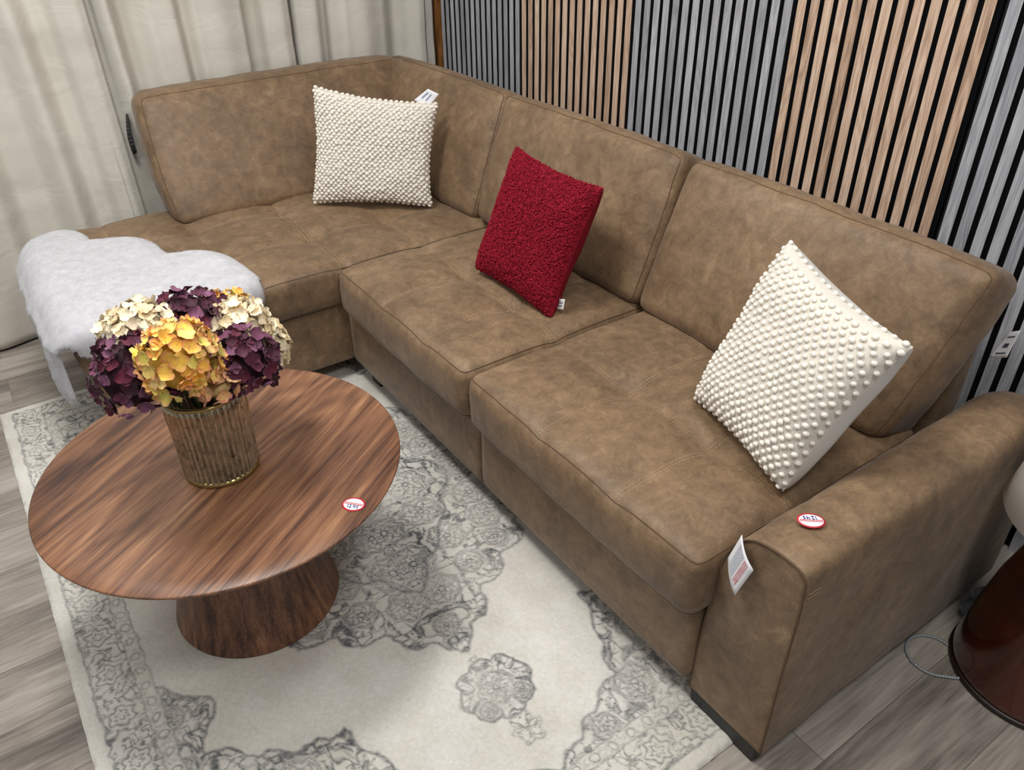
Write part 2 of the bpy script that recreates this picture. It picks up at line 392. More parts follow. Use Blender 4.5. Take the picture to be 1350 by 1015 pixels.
    t.color(t.mix(at.outputs['Color'], t.ramp(sp_, [(.3, (.8, .8, .8, 1)), (.7, (1.12, 1.12, 1.12, 1))]), .6, 'MULTIPLY')); t.bump(sp_, .5, .0015)
    o = mesh('area_rug', V, F, t.m, origin=(cx, cy, 0), colors=C.reshape(-1, 3))
    tag(o, 'cream and grey distressed oriental rug under the coffee table', 'rug')
rug()

# ------------------------------------------------------------------ cushions
def boxgrid(n):
    """surface of the cube [-1,1]^3; n = cells along x, y, z; returns welded vertices and quads"""
    P = []; F = []; off = 0
    for ax in range(3):
        u, v = [k for k in range(3) if k != ax]
        for s in (-1, 1):
            # denser near the edges
            gu = np.sin(np.linspace(-1, 1, n[u]+1)*math.pi/2)*.35+np.linspace(-1, 1, n[u]+1)*.65
            gv = np.sin(np.linspace(-1, 1, n[v]+1)*math.pi/2)*.35+np.linspace(-1, 1, n[v]+1)*.65
            A, B = np.meshgrid(gu, gv); Q = np.zeros((A.size, 3)); Q[:, u] = A.ravel(); Q[:, v] = B.ravel(); Q[:, ax] = s
            P.append(Q); nu = n[u]+1; g = np.array(grid(nu, n[v]+1))+off
            flip = (s == 1) ^ (ax == 1)
            F.append(g if flip else g[:, ::-1]); off += len(Q)
    P = np.vstack(P); F = np.vstack(F); key = np.round(P, 5)
    U, inv = np.unique(key, axis=0, return_inverse=True); inv = inv.ravel()
    return U, inv[F]

class Cushion:
    def __init__(s, C8, r=.03, bulge=(.01, .01, .02), n=(50, 40, 10), wr=.003, seed=1, tuft=None, puffy=1.0, wmask=None):
        s.C = np.array(C8, float).reshape(2, 2, 2, 3)      # [ix][iy][iz]
        d = lambda a, b: np.linalg.norm(s.C[a]-s.C[b])/2
        s.h = np.array([d((1, 0, 1), (0, 0, 1)), d((0, 1, 1), (0, 0, 1)), d((0, 0, 1), (0, 0, 0))])
        s.r = r; s.b = bulge; s.n = n; s.wr = wr; s.seed = seed; s.tuft = tuft; s.wmask = wmask
    def f(s, U):
        U = np.atleast_2d(np.asarray(U, float)); h = s.h; r = min(s.r, h.min()*.95)
        q = U*h; inn = np.clip(q, -(h-r), h-r); d = q-inn; L = np.linalg.norm(d, axis=1)
        ok = L > 1e-9; d[ok] = d[ok]/L[ok, None]*r; q = inn+d
        un = q/h
        for k in range(3):
            o = [j for j in range(3) if j != k]
            q[:, k] += s.b[k]*un[:, k]*np.clip(1-un[:, o[0]]**4, 0, 1)**.7*np.clip(1-un[:, o[1]]**2, 0, 1)**.6
        un = (q/h+1)/2; x, y, z = un[:, :1], un[:, 1:2], un[:, 2:]
        C = s.C
        P = sum(C[i][j][k]*(x if i else 1-x)*(y if j else 1-y)*(z if k else 1-z) for i in (0, 1) for j in (0, 1) for k in (0, 1))
        if s.tuft is not None: P = s.tuft(P, U)
        if s.wr:
            ctr = s.C.reshape(-1, 3).mean(0)
            for i in range(len(P)):
                p = P[i]; u = U[i]
                edge = max(abs(u[0]), abs(u[1]), 0)
                w = nz(p, 9, s.seed)*.8+nz(p, 26, s.seed+3)*.35
                e = p-ctr; e = e/(np.linalg.norm(e)+1e-9); P[i] = p+e*w*s.wr
        return P
    def build(s, name, parent, mat=LEATHER, label=None):
        U, F = boxgrid(s.n); o = mesh(name, s.f(U), F, mat, parent)
        if label: o['label'] = label
        return o
    def seam(s, pts, parent, r=.0016, mat=SEAM, name='seam', closed=True, m=40, lift=0.):
        path = []
        pts = [np.array(p, float) for p in pts]
        if closed:
            K = len(pts); pts = [q for i in range(K) for q in (pts[i]+(pts[i-1]-pts[i])*.03, pts[i]+(pts[i-1]-pts[i])*.008+(pts[(i+1) % K]-pts[i])*.008, pts[i]+(pts[(i+1) % K]-pts[i])*.03)]
        K = len(pts)
        for i in range(K if closed else K-1):
            a, b = pts[i], pts[(i+1) % K]; path += [a+(b-a)*t/m for t in range(m)]
        if not closed: path.append(pts[-1])
        P = s.f(np.array(path))
        if lift: P = P+np.array([0, 0, lift])
        # drop duplicates
        keep = [0]
        for i in range(1, len(P)):
            if np.linalg.norm(P[i]-P[keep[-1]]) > .0015: keep.append(i)
        mesh(name, *tube(P[keep], r, 6, closed), mat, parent)

def hexc(x0, x1, y0, y1, z0, z1):
    return [(x, y, z) for x in (x0, x1) for y in (y0, y1) for z in (z0, z1)]

def make_tuft(lines, dimples, depth=.009):
    lines = [(np.array(a), np.array(b), dp) for a, b, dp in lines]
    def g(P, U):
        P = P.copy(); top = np.clip((U[:, 2]-.5)*2, 0, 1)
        dz = np.zeros(len(P)); XY = P[:, :2]
        for a, b, dp in lines:
            ab = b-a; t = np.clip(((XY-a)@ab)/(ab@ab), 0, 1); d = np.linalg.norm(XY-(a+t[:, None]*ab), axis=1)
            dz = np.minimum(dz, -dp*np.exp(-(d/.034)))
        for (x, y, dp) in dimples:
            d = np.hypot(XY[:, 0]-x, XY[:, 1]-y); dz = dz-dp*np.exp(-(d/.06)**1.2)
        P[:, 2] += dz*top; return P
    return g

sofa = empty('sectional_sofa', (-1.9, 1.35, 0), 'brown faux-leather sectional sofa with a chaise, in front of the slatted wall', 'sofa')

def stitch_line(cu, a, b, parent, z1):
    """two rows of topstitching following the top of the cushion between world xy a and b"""
    lo = cu.C[0][0][1]; hi = cu.C[1][1][1]
    a = np.array(a); b = np.array(b); n = np.array([-(b-a)[1], (b-a)[0]]); n = n/np.linalg.norm(n)
    parts = []
    for sgn in (-1, 1):
        m = int(np.linalg.norm(b-a)/.009); xy = a+(b-a)*np.linspace(0, 1, m)[:, None]+n*sgn*.0048
        U = np.c_[2*(xy[:, 0]-lo[0])/(hi[0]-lo[0])-1, 2*(xy[:, 1]-lo[1])/(hi[1]-lo[1])-1, np.ones(m)]
        P = cu.f(np.clip(U, -1, 1))+np.array([0, 0, .0006])
        for i in range(0, m-1, 1):
            parts.append(tube([P[i], P[i]*.35+P[i+1]*.65], .0011, 4))
    V, F = join(parts); mesh('stitching', V, F, STITCH, parent)
    m = int(np.linalg.norm(b-a)/.009); xy = a+(b-a)*np.linspace(0, 1, m)[:, None]
    U = np.c_[2*(xy[:, 0]-lo[0])/(hi[0]-lo[0])-1, 2*(xy[:, 1]-lo[1])/(hi[1]-lo[1])-1, np.ones(m)]
    mesh('seam', *tube(cu.f(np.clip(U, -1, 1))+np.array([0, 0, .0002]), .0013, 5), SEAM, parent)

# --- seats
def seat(x0, x1, y0, y1, z0, z1, xs, ys, seed, bz=.030, n=(60, 46, 10)):
    lines = []; dim = []; stl = []
    for x in xs:
        a = (x, y0+.01); b = (x, y1-.02); lines.append((a, b, .012)); stl.append((a, b))
    for y in ys:
        a = (x0+.01, y); b = (x1-.01, y); lines.append((a, b, .012)); stl.append((a, b))
    for x in xs:
        for y in ys: dim.append((x, y, .032))
    cu = Cushion(hexc(x0, x1, y0, y1, z0, z1), r=.034, bulge=(.002, .012, bz), n=n, wr=.0032, seed=seed, tuft=make_tuft(lines, dim))
    o = cu.build('seat_cushion', sofa)
    cu.seam([(-1, -1, 1), (1, -1, 1), (1, 1, 1), (-1, 1, 1)], o)
    cu.seam([(-1, -1, -1), (1, -1, -1), (1, 1, -1), (-1, 1, -1)], o)
    for a, b in stl: stitch_line(cu, a, b, o, z1)
    return cu, o
seat(-2.308, -1.514, .882, 1.62, .315, .475, (-1.995, -1.737), (1.19,), 1)
seat(-1.502, -.672, .882, 1.62, .315, .478, (-1.19, -.917), (1.165,), 2)
seat(-3.215, -2.324, .080, 1.80, .325, .470, (-2.61, -2.93), (.92, 1.21, .60, .32), 3, .016, n=(56, 110, 9))

# --- back cushions
TH = .165
def backc(p0, p1, th, seed, name_lab=None, xshear=None, n=(60, 12, 40), bx=.010):
    """p0,p1: functions giving front-bottom/top points for left/right; th = thickness vector"""
    (bl, br, tl, tr) = p0; t = np.array(th)
    C = [bl, tl, np.array(bl)+t, np.array(tl)+t, br, tr, np.array(br)+t, np.array(tr)+t]
    cu = Cushion(C, r=.036, bulge=(bx, .026, .012), n=n, wr=.006, seed=seed)
    o = cu.build('back_cushion', sofa)
    cu.seam([(-1, -1, -1), (1, -1, -1), (1, -1, 1), (-1, -1, 1)], o)
    cu.seam([(-1, 1, -1), (1, 1, -1), (1, 1, 1), (-1, 1, 1)], o)
    return cu, o
tb = (0, TH*.927, -TH*.375)
# front plane: y = 1.45 + .41 (z-.46)
zt = .905; yt = 1.45+.41*(zt-.465)
c3, o3 = backc(((-1.50, 1.464, .499), (-.700, 1.462, .499), (-1.492, yt, zt+.008), (-.634, yt, zt-.01)), None, tb, 5)
c2, o2 = backc(((-2.372, 1.464, .499), (-1.512, 1.464, .499), (-2.395, yt, zt+.005), (-1.525, yt, zt+.005)), None, tb, 6)
c1, o1 = backc(((-3.16, 1.460, .474), (-2.384, 1.462, .486), (-3.29, yt+.005, zt), (-2.408, yt+.005, zt+.005)), None, tb, 7)
tl_ = (-.158, 0, -.012)
c0, o0 = backc(((-3.0, .575, .466), (-3.01, 1.455, .466), (-3.25, .592, .885), (-3.25, 1.655, .892)), None, tl_, 8, bx=.034)

# --- frame
def soft_box(name, x0, x1, y0, y1, z0, z1, r=.012, n=(40, 30, 8), wr=.002, seed=3, mat=LEATHER, bulge=(.002, .002, .002)):
    cu = Cushion(hexc(x0, x1, y0, y1, z0, z1), r=r, bulge=bulge, n=n, wr=wr, seed=seed); return cu, cu.build(name, sofa, mat)
cb, ob = soft_box('base', -1.500, -.690, .918, 1.83, .087, .318, seed=11)
cb2, ob2 = soft_box('base', -2.352, -1.503, .918, 1.83, .087, .318, seed=12)
cb3, ob3 = soft_box('chaise_base', -3.23, -2.354, .100, 1.83, .087, .332, seed=13, n=(30, 60, 8))
soft_box('back_frame', -2.385, -.705, 1.742, 1.845, .32, .70, r=.02, n=(60, 8, 14), seed=14)
soft_box('back_frame', -3.345, -2.40, 1.742, 1.845, .05, .72, r=.02, n=(40, 8, 14), seed=15)
soft_box('back_frame', -3.345, -3.235, .64, 1.738, .05, .66, r=.02, n=(8, 40, 14), seed=16)

# --- arm: rounded profile swept front to back
def arm():
    prof = [(-.6925, .05), (-.6905, .12), (-.688, .20), (-.684, .283), (-.677, .37), (-.671, .446), (-.660, .495), (-.645, .530), (-.628, .556), (-.608, .572), (-.585, .580), (-.555, .584), (-.525, .583), (-.505, .580), (-.494, .572), (-.489, .555), (-.4865, .50), (-.486, .40), (-.4865, .28), (-.487, .16), (-.488, .05)]
    prof = [(x, z) for x, z in prof]
    P = np.array(prof); # resample
    seg = np.r_[0, np.cumsum(np.linalg.norm(np.diff(P, axis=0), axis=1))]; s = np.linspace(0, seg[-1], 90)
    P = np.c_[np.interp(s, seg, P[:, 0]), np.interp(s, seg, P[:, 1])]
    ctr = np.array([-.588, .30]); V = []; ys = [.943, .9445, .950] + list(np.linspace(.96, 1.81, 60)) + [1.825, 1.835]
    for j, y in enumerate(ys):
        k = {0: .0, 1: .0}.get(j, 0); sh = (.004, .001, 0)[j] if j < 3 else 0
        tail = max(0, (y-1.70)/.135); drop = .035*tail**2
        for i, (x, z) in enumerate(P):
            d = ctr-np.array([x, z]); d = d/np.linalg.norm(d)
            q = np.array([x, z])+d*sh
            if z > .3: q[1] -= drop*(z-.3)/.28
            bul = .010*math.sin(math.pi*min(1, max(0, (y-.943)/.87)))*(1 if x > -.5 and z > .1 else .3)
            if x > -.5: q[0] += bul*math.sin(math.pi*min(1, max(0, (z-.05)/.53)))
            p = np.array([q[0], y, q[1]]); w = nz(p, 8, 4)*.005+nz(p, 25, 5)*.0018
            if 2 < j: p[0] += w*(-d[0]); p[2] += w*(-d[1])
            V.append(p)
    n = len(P); F = grid(n, len(ys))
    V = [tuple(v) for v in V]
    # front face as a slightly padded panel
    K = 14; base = len(V)
    for k in range(1, K+1):
        f = 1-k/K
        for i in range(n):
            x = ctr[0]+(V[i][0]-ctr[0])*f; z = ctr[1]+(V[i][2]-ctr[1])*f
            p = (x, .943-.010*(1-f**2.2)+nz((x, 0, z), 9, 8)*.003*(1-f**3), z); V.append(p)
    ring = lambda k: list(range(n)) if k == 0 else list(range(base+(k-1)*n, base+k*n))
    for k in range(K):
        a, b = ring(k), ring(k+1)
        for i in range(n): F.append((a[(i+1) % n], a[i], b[i], b[(i+1) % n]))
    F.append(tuple(range((len(ys)-1)*n, len(ys)*n)))
    o = mesh('armrest', V, F, LEATHER, sofa)
    path = [(V[i][0], .9425, V[i][2]) for i in range(n)]
    mesh('seam', *tube(path, .0022, 6), SEAM, o)
    # short horizontal seam on the outer side below the front corner
    parts = []
    for dz in (0, -.010):
        pts = [(-.4845, .948+.035*t, .533+dz-.003*t) for t in np.linspace(0, 1, 8)]; parts.append(tube(pts, .0005, 4))
    mesh('stitching', *join(parts), STITCH, o)
    return o
arm_o = arm()

# --- feet
def foot(x0, x1, y0, y1, h=.090):
    V, F = box(x0, x1, y0, y1, .0, h); V = np.array(V); V[:4, 0] = (V[:4, 0]-(x0+x1)/2)*.95+(x0+x1)/2; V[:4, 1] = (V[:4, 1]-(y0+y1)/2)*.93+(y0+y1)/2
    o = mesh('foot', V, F, BLACKPL, sofa, smooth=False); m = o.modifiers.new('b', 'BEVEL'); m.width = .004; m.segments = 2
foot(-.688, -.50, .945, 1.00, .051); foot(-2.30, -2.235, .955, 1.02); foot(-.62, -.50, 1.74, 1.80, .051); foot(-1.55, -1.46, 1.3, 1.38)
foot(-3.18, -3.10, .12, .20); foot(-2.48, -2.41, .12, .2); foot(-3.18, -3.10, 1.7, 1.78)

# --- labels / sticker on the sofa
WHITE = plain('white_paper', srgb(238, 238, 240), .6); RED = plain('red_ink', srgb(205, 40, 55), .6); BLUE = plain('blue_ink', srgb(60, 80, 150), .6); DARK = plain('dark_ink', srgb(70, 75, 90), .6)
def patch(P4, n=8, bend=0, nrm=(0, 0, 1)):
    P4 = np.array(P4, float); nrm = np.array(nrm, float); V = []
    for j in range(n+1):
        for i in range(n+1):
            u, v = i/n, j/n; p = (P4[0]*(1-u)+P4[1]*u)*(1-v)+(P4[3]*(1-u)+P4[2]*u)*v
            V.append(p+nrm*bend*math.sin(math.pi*v)*1.)
    return V, grid(n+1, n+1)
def paper(name, P4, parent, bend=0, nrm=(0, -1, 0), mat=WHITE, label=None, th=.0006):
    o = mesh(name, *patch(P4, 8, bend, nrm), mat, parent); m = o.modifiers.new('s', 'SOLIDIFY'); m.thickness = th; m.offset = 0
    if label: o['label'] = label
    return o
def bars(P4, rows, parent, name, mat, bend=0, nrm=(0, -1, 0), eps=.0008, seed=0, blobs=True):
    """rows of small letter-like marks printed on a bent patch; rows = (v0, v1, u0, u1)"""
    P4 = np.array(P4, float); nrm = np.array(nrm, float); rg = random.Random(seed)
    def at(u, v): return (P4[0]*(1-u)+P4[1]*u)*(1-v)+(P4[3]*(1-u)+P4[2]*u)*v+nrm*(bend*math.sin(math.pi*v)+eps)
    V = []; F = []
    for v0, v1, u0, u1 in rows:
        u = u0
        while u < u1:
            w = rg.uniform(.02, .06) if blobs else u1-u0; w = min(w, u1-u)
            k = len(V); V += [at(u, v0), at(u+w, v0), at(u+w, v1), at(u, v1)]; F.append((k, k+1, k+2, k+3)); u += w+rg.uniform(.012, .025)
    return mesh(name, V, F, mat, parent, smooth=False)
T4 = [(-.647, .932, .497), (-.627, .931, .573), (-.578, .914, .535), (-.603, .912, .448)]
lb = paper('paper_label', T4, sofa, .006, label='white paper law label hanging over the armrest edge')
bars(T4, [(v, v+.022, .12, .92) for v in (.18, .235, .29, .345, .40, .455, .51)], lb, 'printed_text', plain('grey_ink', srgb(150, 155, 180), .6), .006, seed=3)
bars(T4, [(v, v+.045, .15, .9) for v in (.62, .69, .76)], lb, 'red_text', plain('pale_red_ink', srgb(220, 120, 135), .6), .006, seed=5)
def disc(c, ax, ay, r0, r1, n=48, z=0):
    V = []; 
    c = np.array(c); ax = np.array(ax); ay = np.array(ay)
    for r in (r0, r1):
        for i in range(n):
            a = 2*math.pi*i/n; V.append(c+ax*math.cos(a)*r+ay*math.sin(a)*r)
    return V, grid(n, 2, True)
def sticker(c, ax, ay, rx, ry, parent, nrm, label):
    nrm = np.array(nrm, float); nrm /= np.linalg.norm(nrm); ax = np.array(ax, float); ax /= np.linalg.norm(ax)
    ay = np.cross(nrm, ax); c = np.array(c, float)
    o = mesh('price_sticker', *disc(c, ax*rx, ay*ry, .0, 1.), RED, parent); m = o.modifiers.new('s', 'SOLIDIFY'); m.thickness = .0006; o['label'] = label
    e = nrm*.0008
    V = [c+e+ax*rx*.86*math.cos(a)+ay*ry*.80*math.sin(a) for a in np.linspace(0, 2*math.pi, 48, endpoint=False)]
    mesh('sticker_face', V, [tuple(range(48))], WHITE, o)
    e = nrm*.0013; q = [c+e-ax*rx*.84+ay*ry*.20, c+e+ax*rx*.84+ay*ry*.20, c+e+ax*rx*.80-ay*ry*.12, c+e-ax*rx*.80-ay*ry*.12]
    bars(q, [(.0, .38, .02, .98), (.55, 1.0, .0, 1.)], o, 'red_text', RED, 0, nrm, .0, seed=2)
    parts = []
    for k, pts in enumerate(([(-.42, .0), (-.36, -.5)], [(-.15, -.02), (-.25, -.1), (-.1, -.28), (-.25, -.5), (-.02, -.5)], [(.1, -.02), (.08, -.28), (.28, -.28)], [(.24, -.05), (.22, -.5)], [(.5, -.05), (.36, -.22), (.5, -.3), (.4, -.48), (.52, -.42)])):
        P = [c+nrm*.0014+ax*rx*x+ay*ry*(y-.06+.0) for x, y in pts]
        # densify
        Q = [P[i]+(P[i+1]-P[i])*t for i in range(len(P)-1) for t in (0, .33, .66)]+[P[-1]]; parts.append(tube(Q, .0009, 4))
    mesh('handwriting', *join(parts), BLUE, o)
# sticker reads upside down from the camera
sticker((-.569, 1.046, .5893), (-.6, -.72, 0), None, .0255, .0195, sofa, (0, 0, 1), 'round red and white price sticker with blue handwriting')
B4 = [(-.646, 1.80, .700), (-.624, 1.795, .716), (-.632, 1.80, .640), (-.668, 1.80, .622)]
B4 = [(p[0]+.008, p[1]-.006, p[2]) for p in B4]
lb = paper('cushion_label', B4, o3, 0, label='white printed label behind the right back cushion')
bars(B4, [(.18, .24, .2, .8), (.45, .62, .35, .7), (.8, .86, .2, .8)], lb, 'printed_text', DARK, 0, seed=8, blobs=False)
S4 = [(-3.262, .538, .845), (-3.228, .520, .850), (-3.196, .528, .735), (-3.222, .540, .735)]
def on_y(px, py, y):
    d = r2*((px-675)/1046.03)+u2*(-(py-507.5)/1046.03)+fw; return tuple(Vector((0, 0, H))+d*(y/d.y))
S4 = [on_y(160, 150, .556), on_y(169, 150, .566), on_y(181, 201, .556), on_y(176, 204, .546)]
lb = paper('cushion_label', S4, o0, .004, (0, -1, 0), plain('charcoal_label', srgb(52, 52, 54), .5), 'dark care label at the open end of the chaise back cushion')
bars(S4, [(v, v+.02, .2, .8) for v in (.15, .25, .35, .45, .55, .65, .75)], lb, 'printed_text', plain('silver_ink', srgb(170, 170, 172), .5), .004, seed=9)

# ------------------------------------------------------------------ throw pillows
def pillow_pts(C4, T, nrm, n=40, inset=.05, seed=0, side=1, wr=.006, flat=.42):
    TL, TR, BR, BL = [np.array(c, float) for c in C4]; nrm = np.array(nrm, float); V = []
    ctr = (TL+TR+BR+BL)/4
    g = np.linspace(-1, 1, n+1); g = np.sin(g*math.pi/2)*.4+g*.6
    for v in g:
        for u in g:
            uu_ = u*(1-inset*(1-v*v)*abs(u)**1.5); vv_ = v*(1-inset*(1-u*u)*abs(v)**1.5)
            a, b = (uu_+1)/2, (1-vv_)/2
            p = (TL*(1-a)+TR*a)*(1-b)+(BL*(1-a)+BR*a)*b
            t = T*(max(0, (1-u**4)*(1-v**4)))**flat*(1-.25*(u*u+v*v)*.5)
            w = nz(p*1.0, 11, seed)*wr*min(1, t/T*2)
            V.append(p+nrm*side*(t+w))
    return np.array(V)
def pnormal(C4):
    TL, TR, BR, BL = [np.array(c, float) for c in C4]; n = np.cross(TR-BL, TL-BR); n /= np.linalg.norm(n)
    cam_ = np.array([0, 0, H]); ctr = (TL+BR)/2
    return n if n@(cam_-ctr) > 0 else -n
def pillow(name, C4, T, label, front, back, n=40, inset=.05, seed=0, Tb=None):
    C4 = [np.array(c, float) for c in C4]; nrm = pnormal(C4); base = (C4[2]+C4[3])/2
    t = empty(name, base, label, 'pillow', None)
    Vf = pillow_pts(C4, T, nrm, n, inset, seed, 1); Vb = pillow_pts(C4, Tb or T, nrm, n, inset, seed+5, -1)
    G = np.array(grid(n+1, n+1))
    # orientation check
    a, b, c, d = Vf[G[n*n//2+n//2]]; fl = np.cross(b-a, d-a)@nrm < 0
    of = mesh('front_cover', Vf, G[:, ::-1] if fl else G, front, t); ob_ = mesh('back_cover', Vb, G if fl else G[:, ::-1], back, t)
    return t, Vf.reshape(n+1, n+1, 3), nrm, Vb

def m_cloth(name, c1, c2, s=600, b=.3):
    t = NT(name, .9, 0, .15); f = t.noise(t.coord(), s, 3, .6); t.color(t.ramp(f, [(.3, c1), (.7, c2)])); t.bump(f, b, .0015); return t.m
IVORY = m_cloth('ivory_woven_cotton', srgb(206, 198, 186), srgb(228, 221, 210), 420, .5); IVORYB = m_cloth('white_cotton_backing', srgb(220, 216, 210), srgb(236, 233, 228), 700, .2)
KNOT = m_cloth('ivory_yarn_knots', srgb(228, 221, 209), srgb(243, 238, 229), 500, .4)
REDB = m_cloth('red_cotton_backing', srgb(112, 16, 32), srgb(132, 22, 40), 700, .25); REDL = m_cloth('red_boucle_loops', srgb(104, 12, 28), srgb(168, 34, 54), 160, .3)

_ico = None
def ico():
    global _ico
    if _ico is None:
        import bmesh
        bm = bmesh.new(); bmesh.ops.create_icosphere(bm, subdivisions=2, radius=1); bm.verts.ensure_lookup_table()
        _ico = (np.array([v.co[:] for v in bm.verts]), np.array([[v.index for v in f.verts] for f in bm.faces])); bm.free()
    return _ico
def sample(Vg, u, v):
    n = Vg.shape[0]-1; g = np.linspace(-1, 1, n+1); g = np.sin(g*math.pi/2)*.4+g*.6
    fu = np.interp(u, g, np.arange(n+1)); fv = np.interp(v, g, np.arange(n+1)); i = min(int(fu), n-1); j = min(int(fv), n-1); a, b = fu-i, fv-j
    return (Vg[j, i]*(1-a)+Vg[j, i+1]*a)*(1-b)+(Vg[j+1, i]*(1-a)+Vg[j+1, i+1]*a)*b
def bobbles(Vg, nrm, parent, N, r, seed, name='knots'):
    rg = random.Random(seed); iv, if_ = ico(); Vs = []; Fs = []; k = 0; M = int(N*1.72)
    for j in range(M):
        for i in range(N+(j % 2)):
            u = -1+2*(i+(0 if j % 2 else .5))/N; v = -1+2*(j+.5)/M
            u = max(-.985, min(.985, u+rg.uniform(-.010, .010))); v += rg.uniform(-.008, .008)
            if j == 0: v = -.985
            if j == M-1: v = .985
            p = sample(Vg, u, v); px = sample(Vg, min(u+.03, 1), v)-sample(Vg, max(u-.03, -1), v); py = sample(Vg, u, min(v+.03, 1))-sample(Vg, u, max(v-.03, -1))
            q = np.cross(px, py); L = np.linalg.norm(q); q = q/L if L > 1e-9 else nrm
            if q@nrm < 0: q = -q
            rr_ = r*rg.uniform(.82, 1.12); S = iv*rr_; ax_ = px/(np.linalg.norm(px)+1e-9); S = S+np.outer(iv@ax_, ax_)*rr_*.2-np.outer(iv@q, q)*rr_*.12
            Vs.append(S+p+q*rr_*.4); Fs.append(if_+k); k += len(iv)
    return mesh(name, np.vstack(Vs), np.vstack(Fs), KNOT, parent)

# left ivory pillow in the corner
C4 = [(-2.925, 1.135, .905), (-2.615, 1.482, .852), (-2.575, 1.405, .488), (-2.868, 1.045, .492)]
pA, Vg, nrm, _ = pillow('throw_pillow', C4, .060, 'ivory knotted throw pillow in the sofa corner, the farther white one', IVORY, IVORYB, 44, .085, 1, Tb=.07)
bobbles(Vg, nrm, pA, 23, .0064, 3)
P4 = [np.array(p)+np.array((.018, .022, -.020)) for p in ((-2.700, 1.395, .880), (-2.664, 1.436, .920), (-2.638, 1.466, .902), (-2.668, 1.43, .845))]
lb = paper('care_label', [p-nrm*.012 for p in P4], pA, 0, label='white care label with blue print at the top edge'); bars([p-nrm*.012 for p in P4], [(.2, .3, .35, .8), (.5, .6, .35, .8)], lb, 'printed_text', BLUE, 0, nrm, seed=1)
# right ivory pillow by the arm
C4 = [(-1.015, 1.44, .905), (-.607, 1.30, .885), (-.683, 1.155, .500), (-1.065, 1.275, .505)]
C4 = [(-.992, 1.430, .893), (-.590, 1.270, .868), (-.700, 1.150, .512), (-1.045, 1.250, .512)]
pB, Vg, nrm, _ = pillow('throw_pillow', C4, .066, 'ivory knotted throw pillow leaning beside the armrest, the nearer white one', IVORY, IVORYB, 44, .085, 2, Tb=.105)
bobbles(Vg, nrm, pB, 17, .0058, 4)
# red boucle pillow
C4 = [(-1.985, 1.395, .862), (-1.585, 1.400, .846), (-1.595, 1.235, .487), (-1.99, 1.232, .497)]
pR, Vg, nrm, _ = pillow('throw_pillow', C4, .058, 'dark red boucle throw pillow in the middle of the sofa', REDL, REDB, 44, .075, 3, Tb=.07)
def loops(Vg, nrm, parent, N):
    rg = np.random.default_rng(5); Vs = []; Fs = []; k = 0
    n1, n2 = 7, 4; th = np.linspace(0, math.pi*1.5, n1)
    for _ in range(N):
        u, v = rg.uniform(-.99, .99, 2); p = sample(Vg, u, v)
        px = sample(Vg, min(u+.03, 1), v)-sample(Vg, max(u-.03, -1), v); py = sample(Vg, u, min(v+.03, 1))-sample(Vg, u, max(v-.03, -1))
        q = np.cross(px, py); L = np.linalg.norm(q); q = q/L if L > 1e-9 else nrm
        if q@nrm < 0: q = -q
        q = q+rg.normal(0, .5, 3); q /= np.linalg.norm(q); a = np.cross(q, rg.normal(0, 1, 3)); a /= np.linalg.norm(a)
        R_ = rg.uniform(.0028, .0052); path = p+R_*(np.cos(th)[:, None]*a+np.sin(th)[:, None]*q)+q*.001
        b = np.cross(a, q); rad = .0013
        ring = []
        for m in range(n1):
            rd = np.cos(th[m])*a+np.sin(th[m])*q
            for s in range(n2):
                t = 2*math.pi*s/n2; ring.append(path[m]+rad*(math.cos(t)*rd+math.sin(t)*b))
        Vs.append(np.array(ring)); Fs.append(np.array(grid(n2, n1, True))+k); k += n1*n2
    mesh('boucle_loops', np.vstack(Vs), np.vstack(Fs), REDL, parent)
loops(Vg, nrm, pR, 7500)
P4 = [(-1.605, 1.285, .545), (-1.578, 1.29, .552), (-1.578, 1.285, .520), (-1.605, 1.28, .512)]
P4 = [(x-.008, y-.014, z-.010) for x, y, z in P4]
lb = paper('care_label', P4, pR, 0, label='small white care label at the lower right corner'); bars(P4, [(.3, .4, .2, .8), (.6, .7, .2, .8)], lb, 'printed_text', DARK, 0, (0, -1, 0), seed=4)

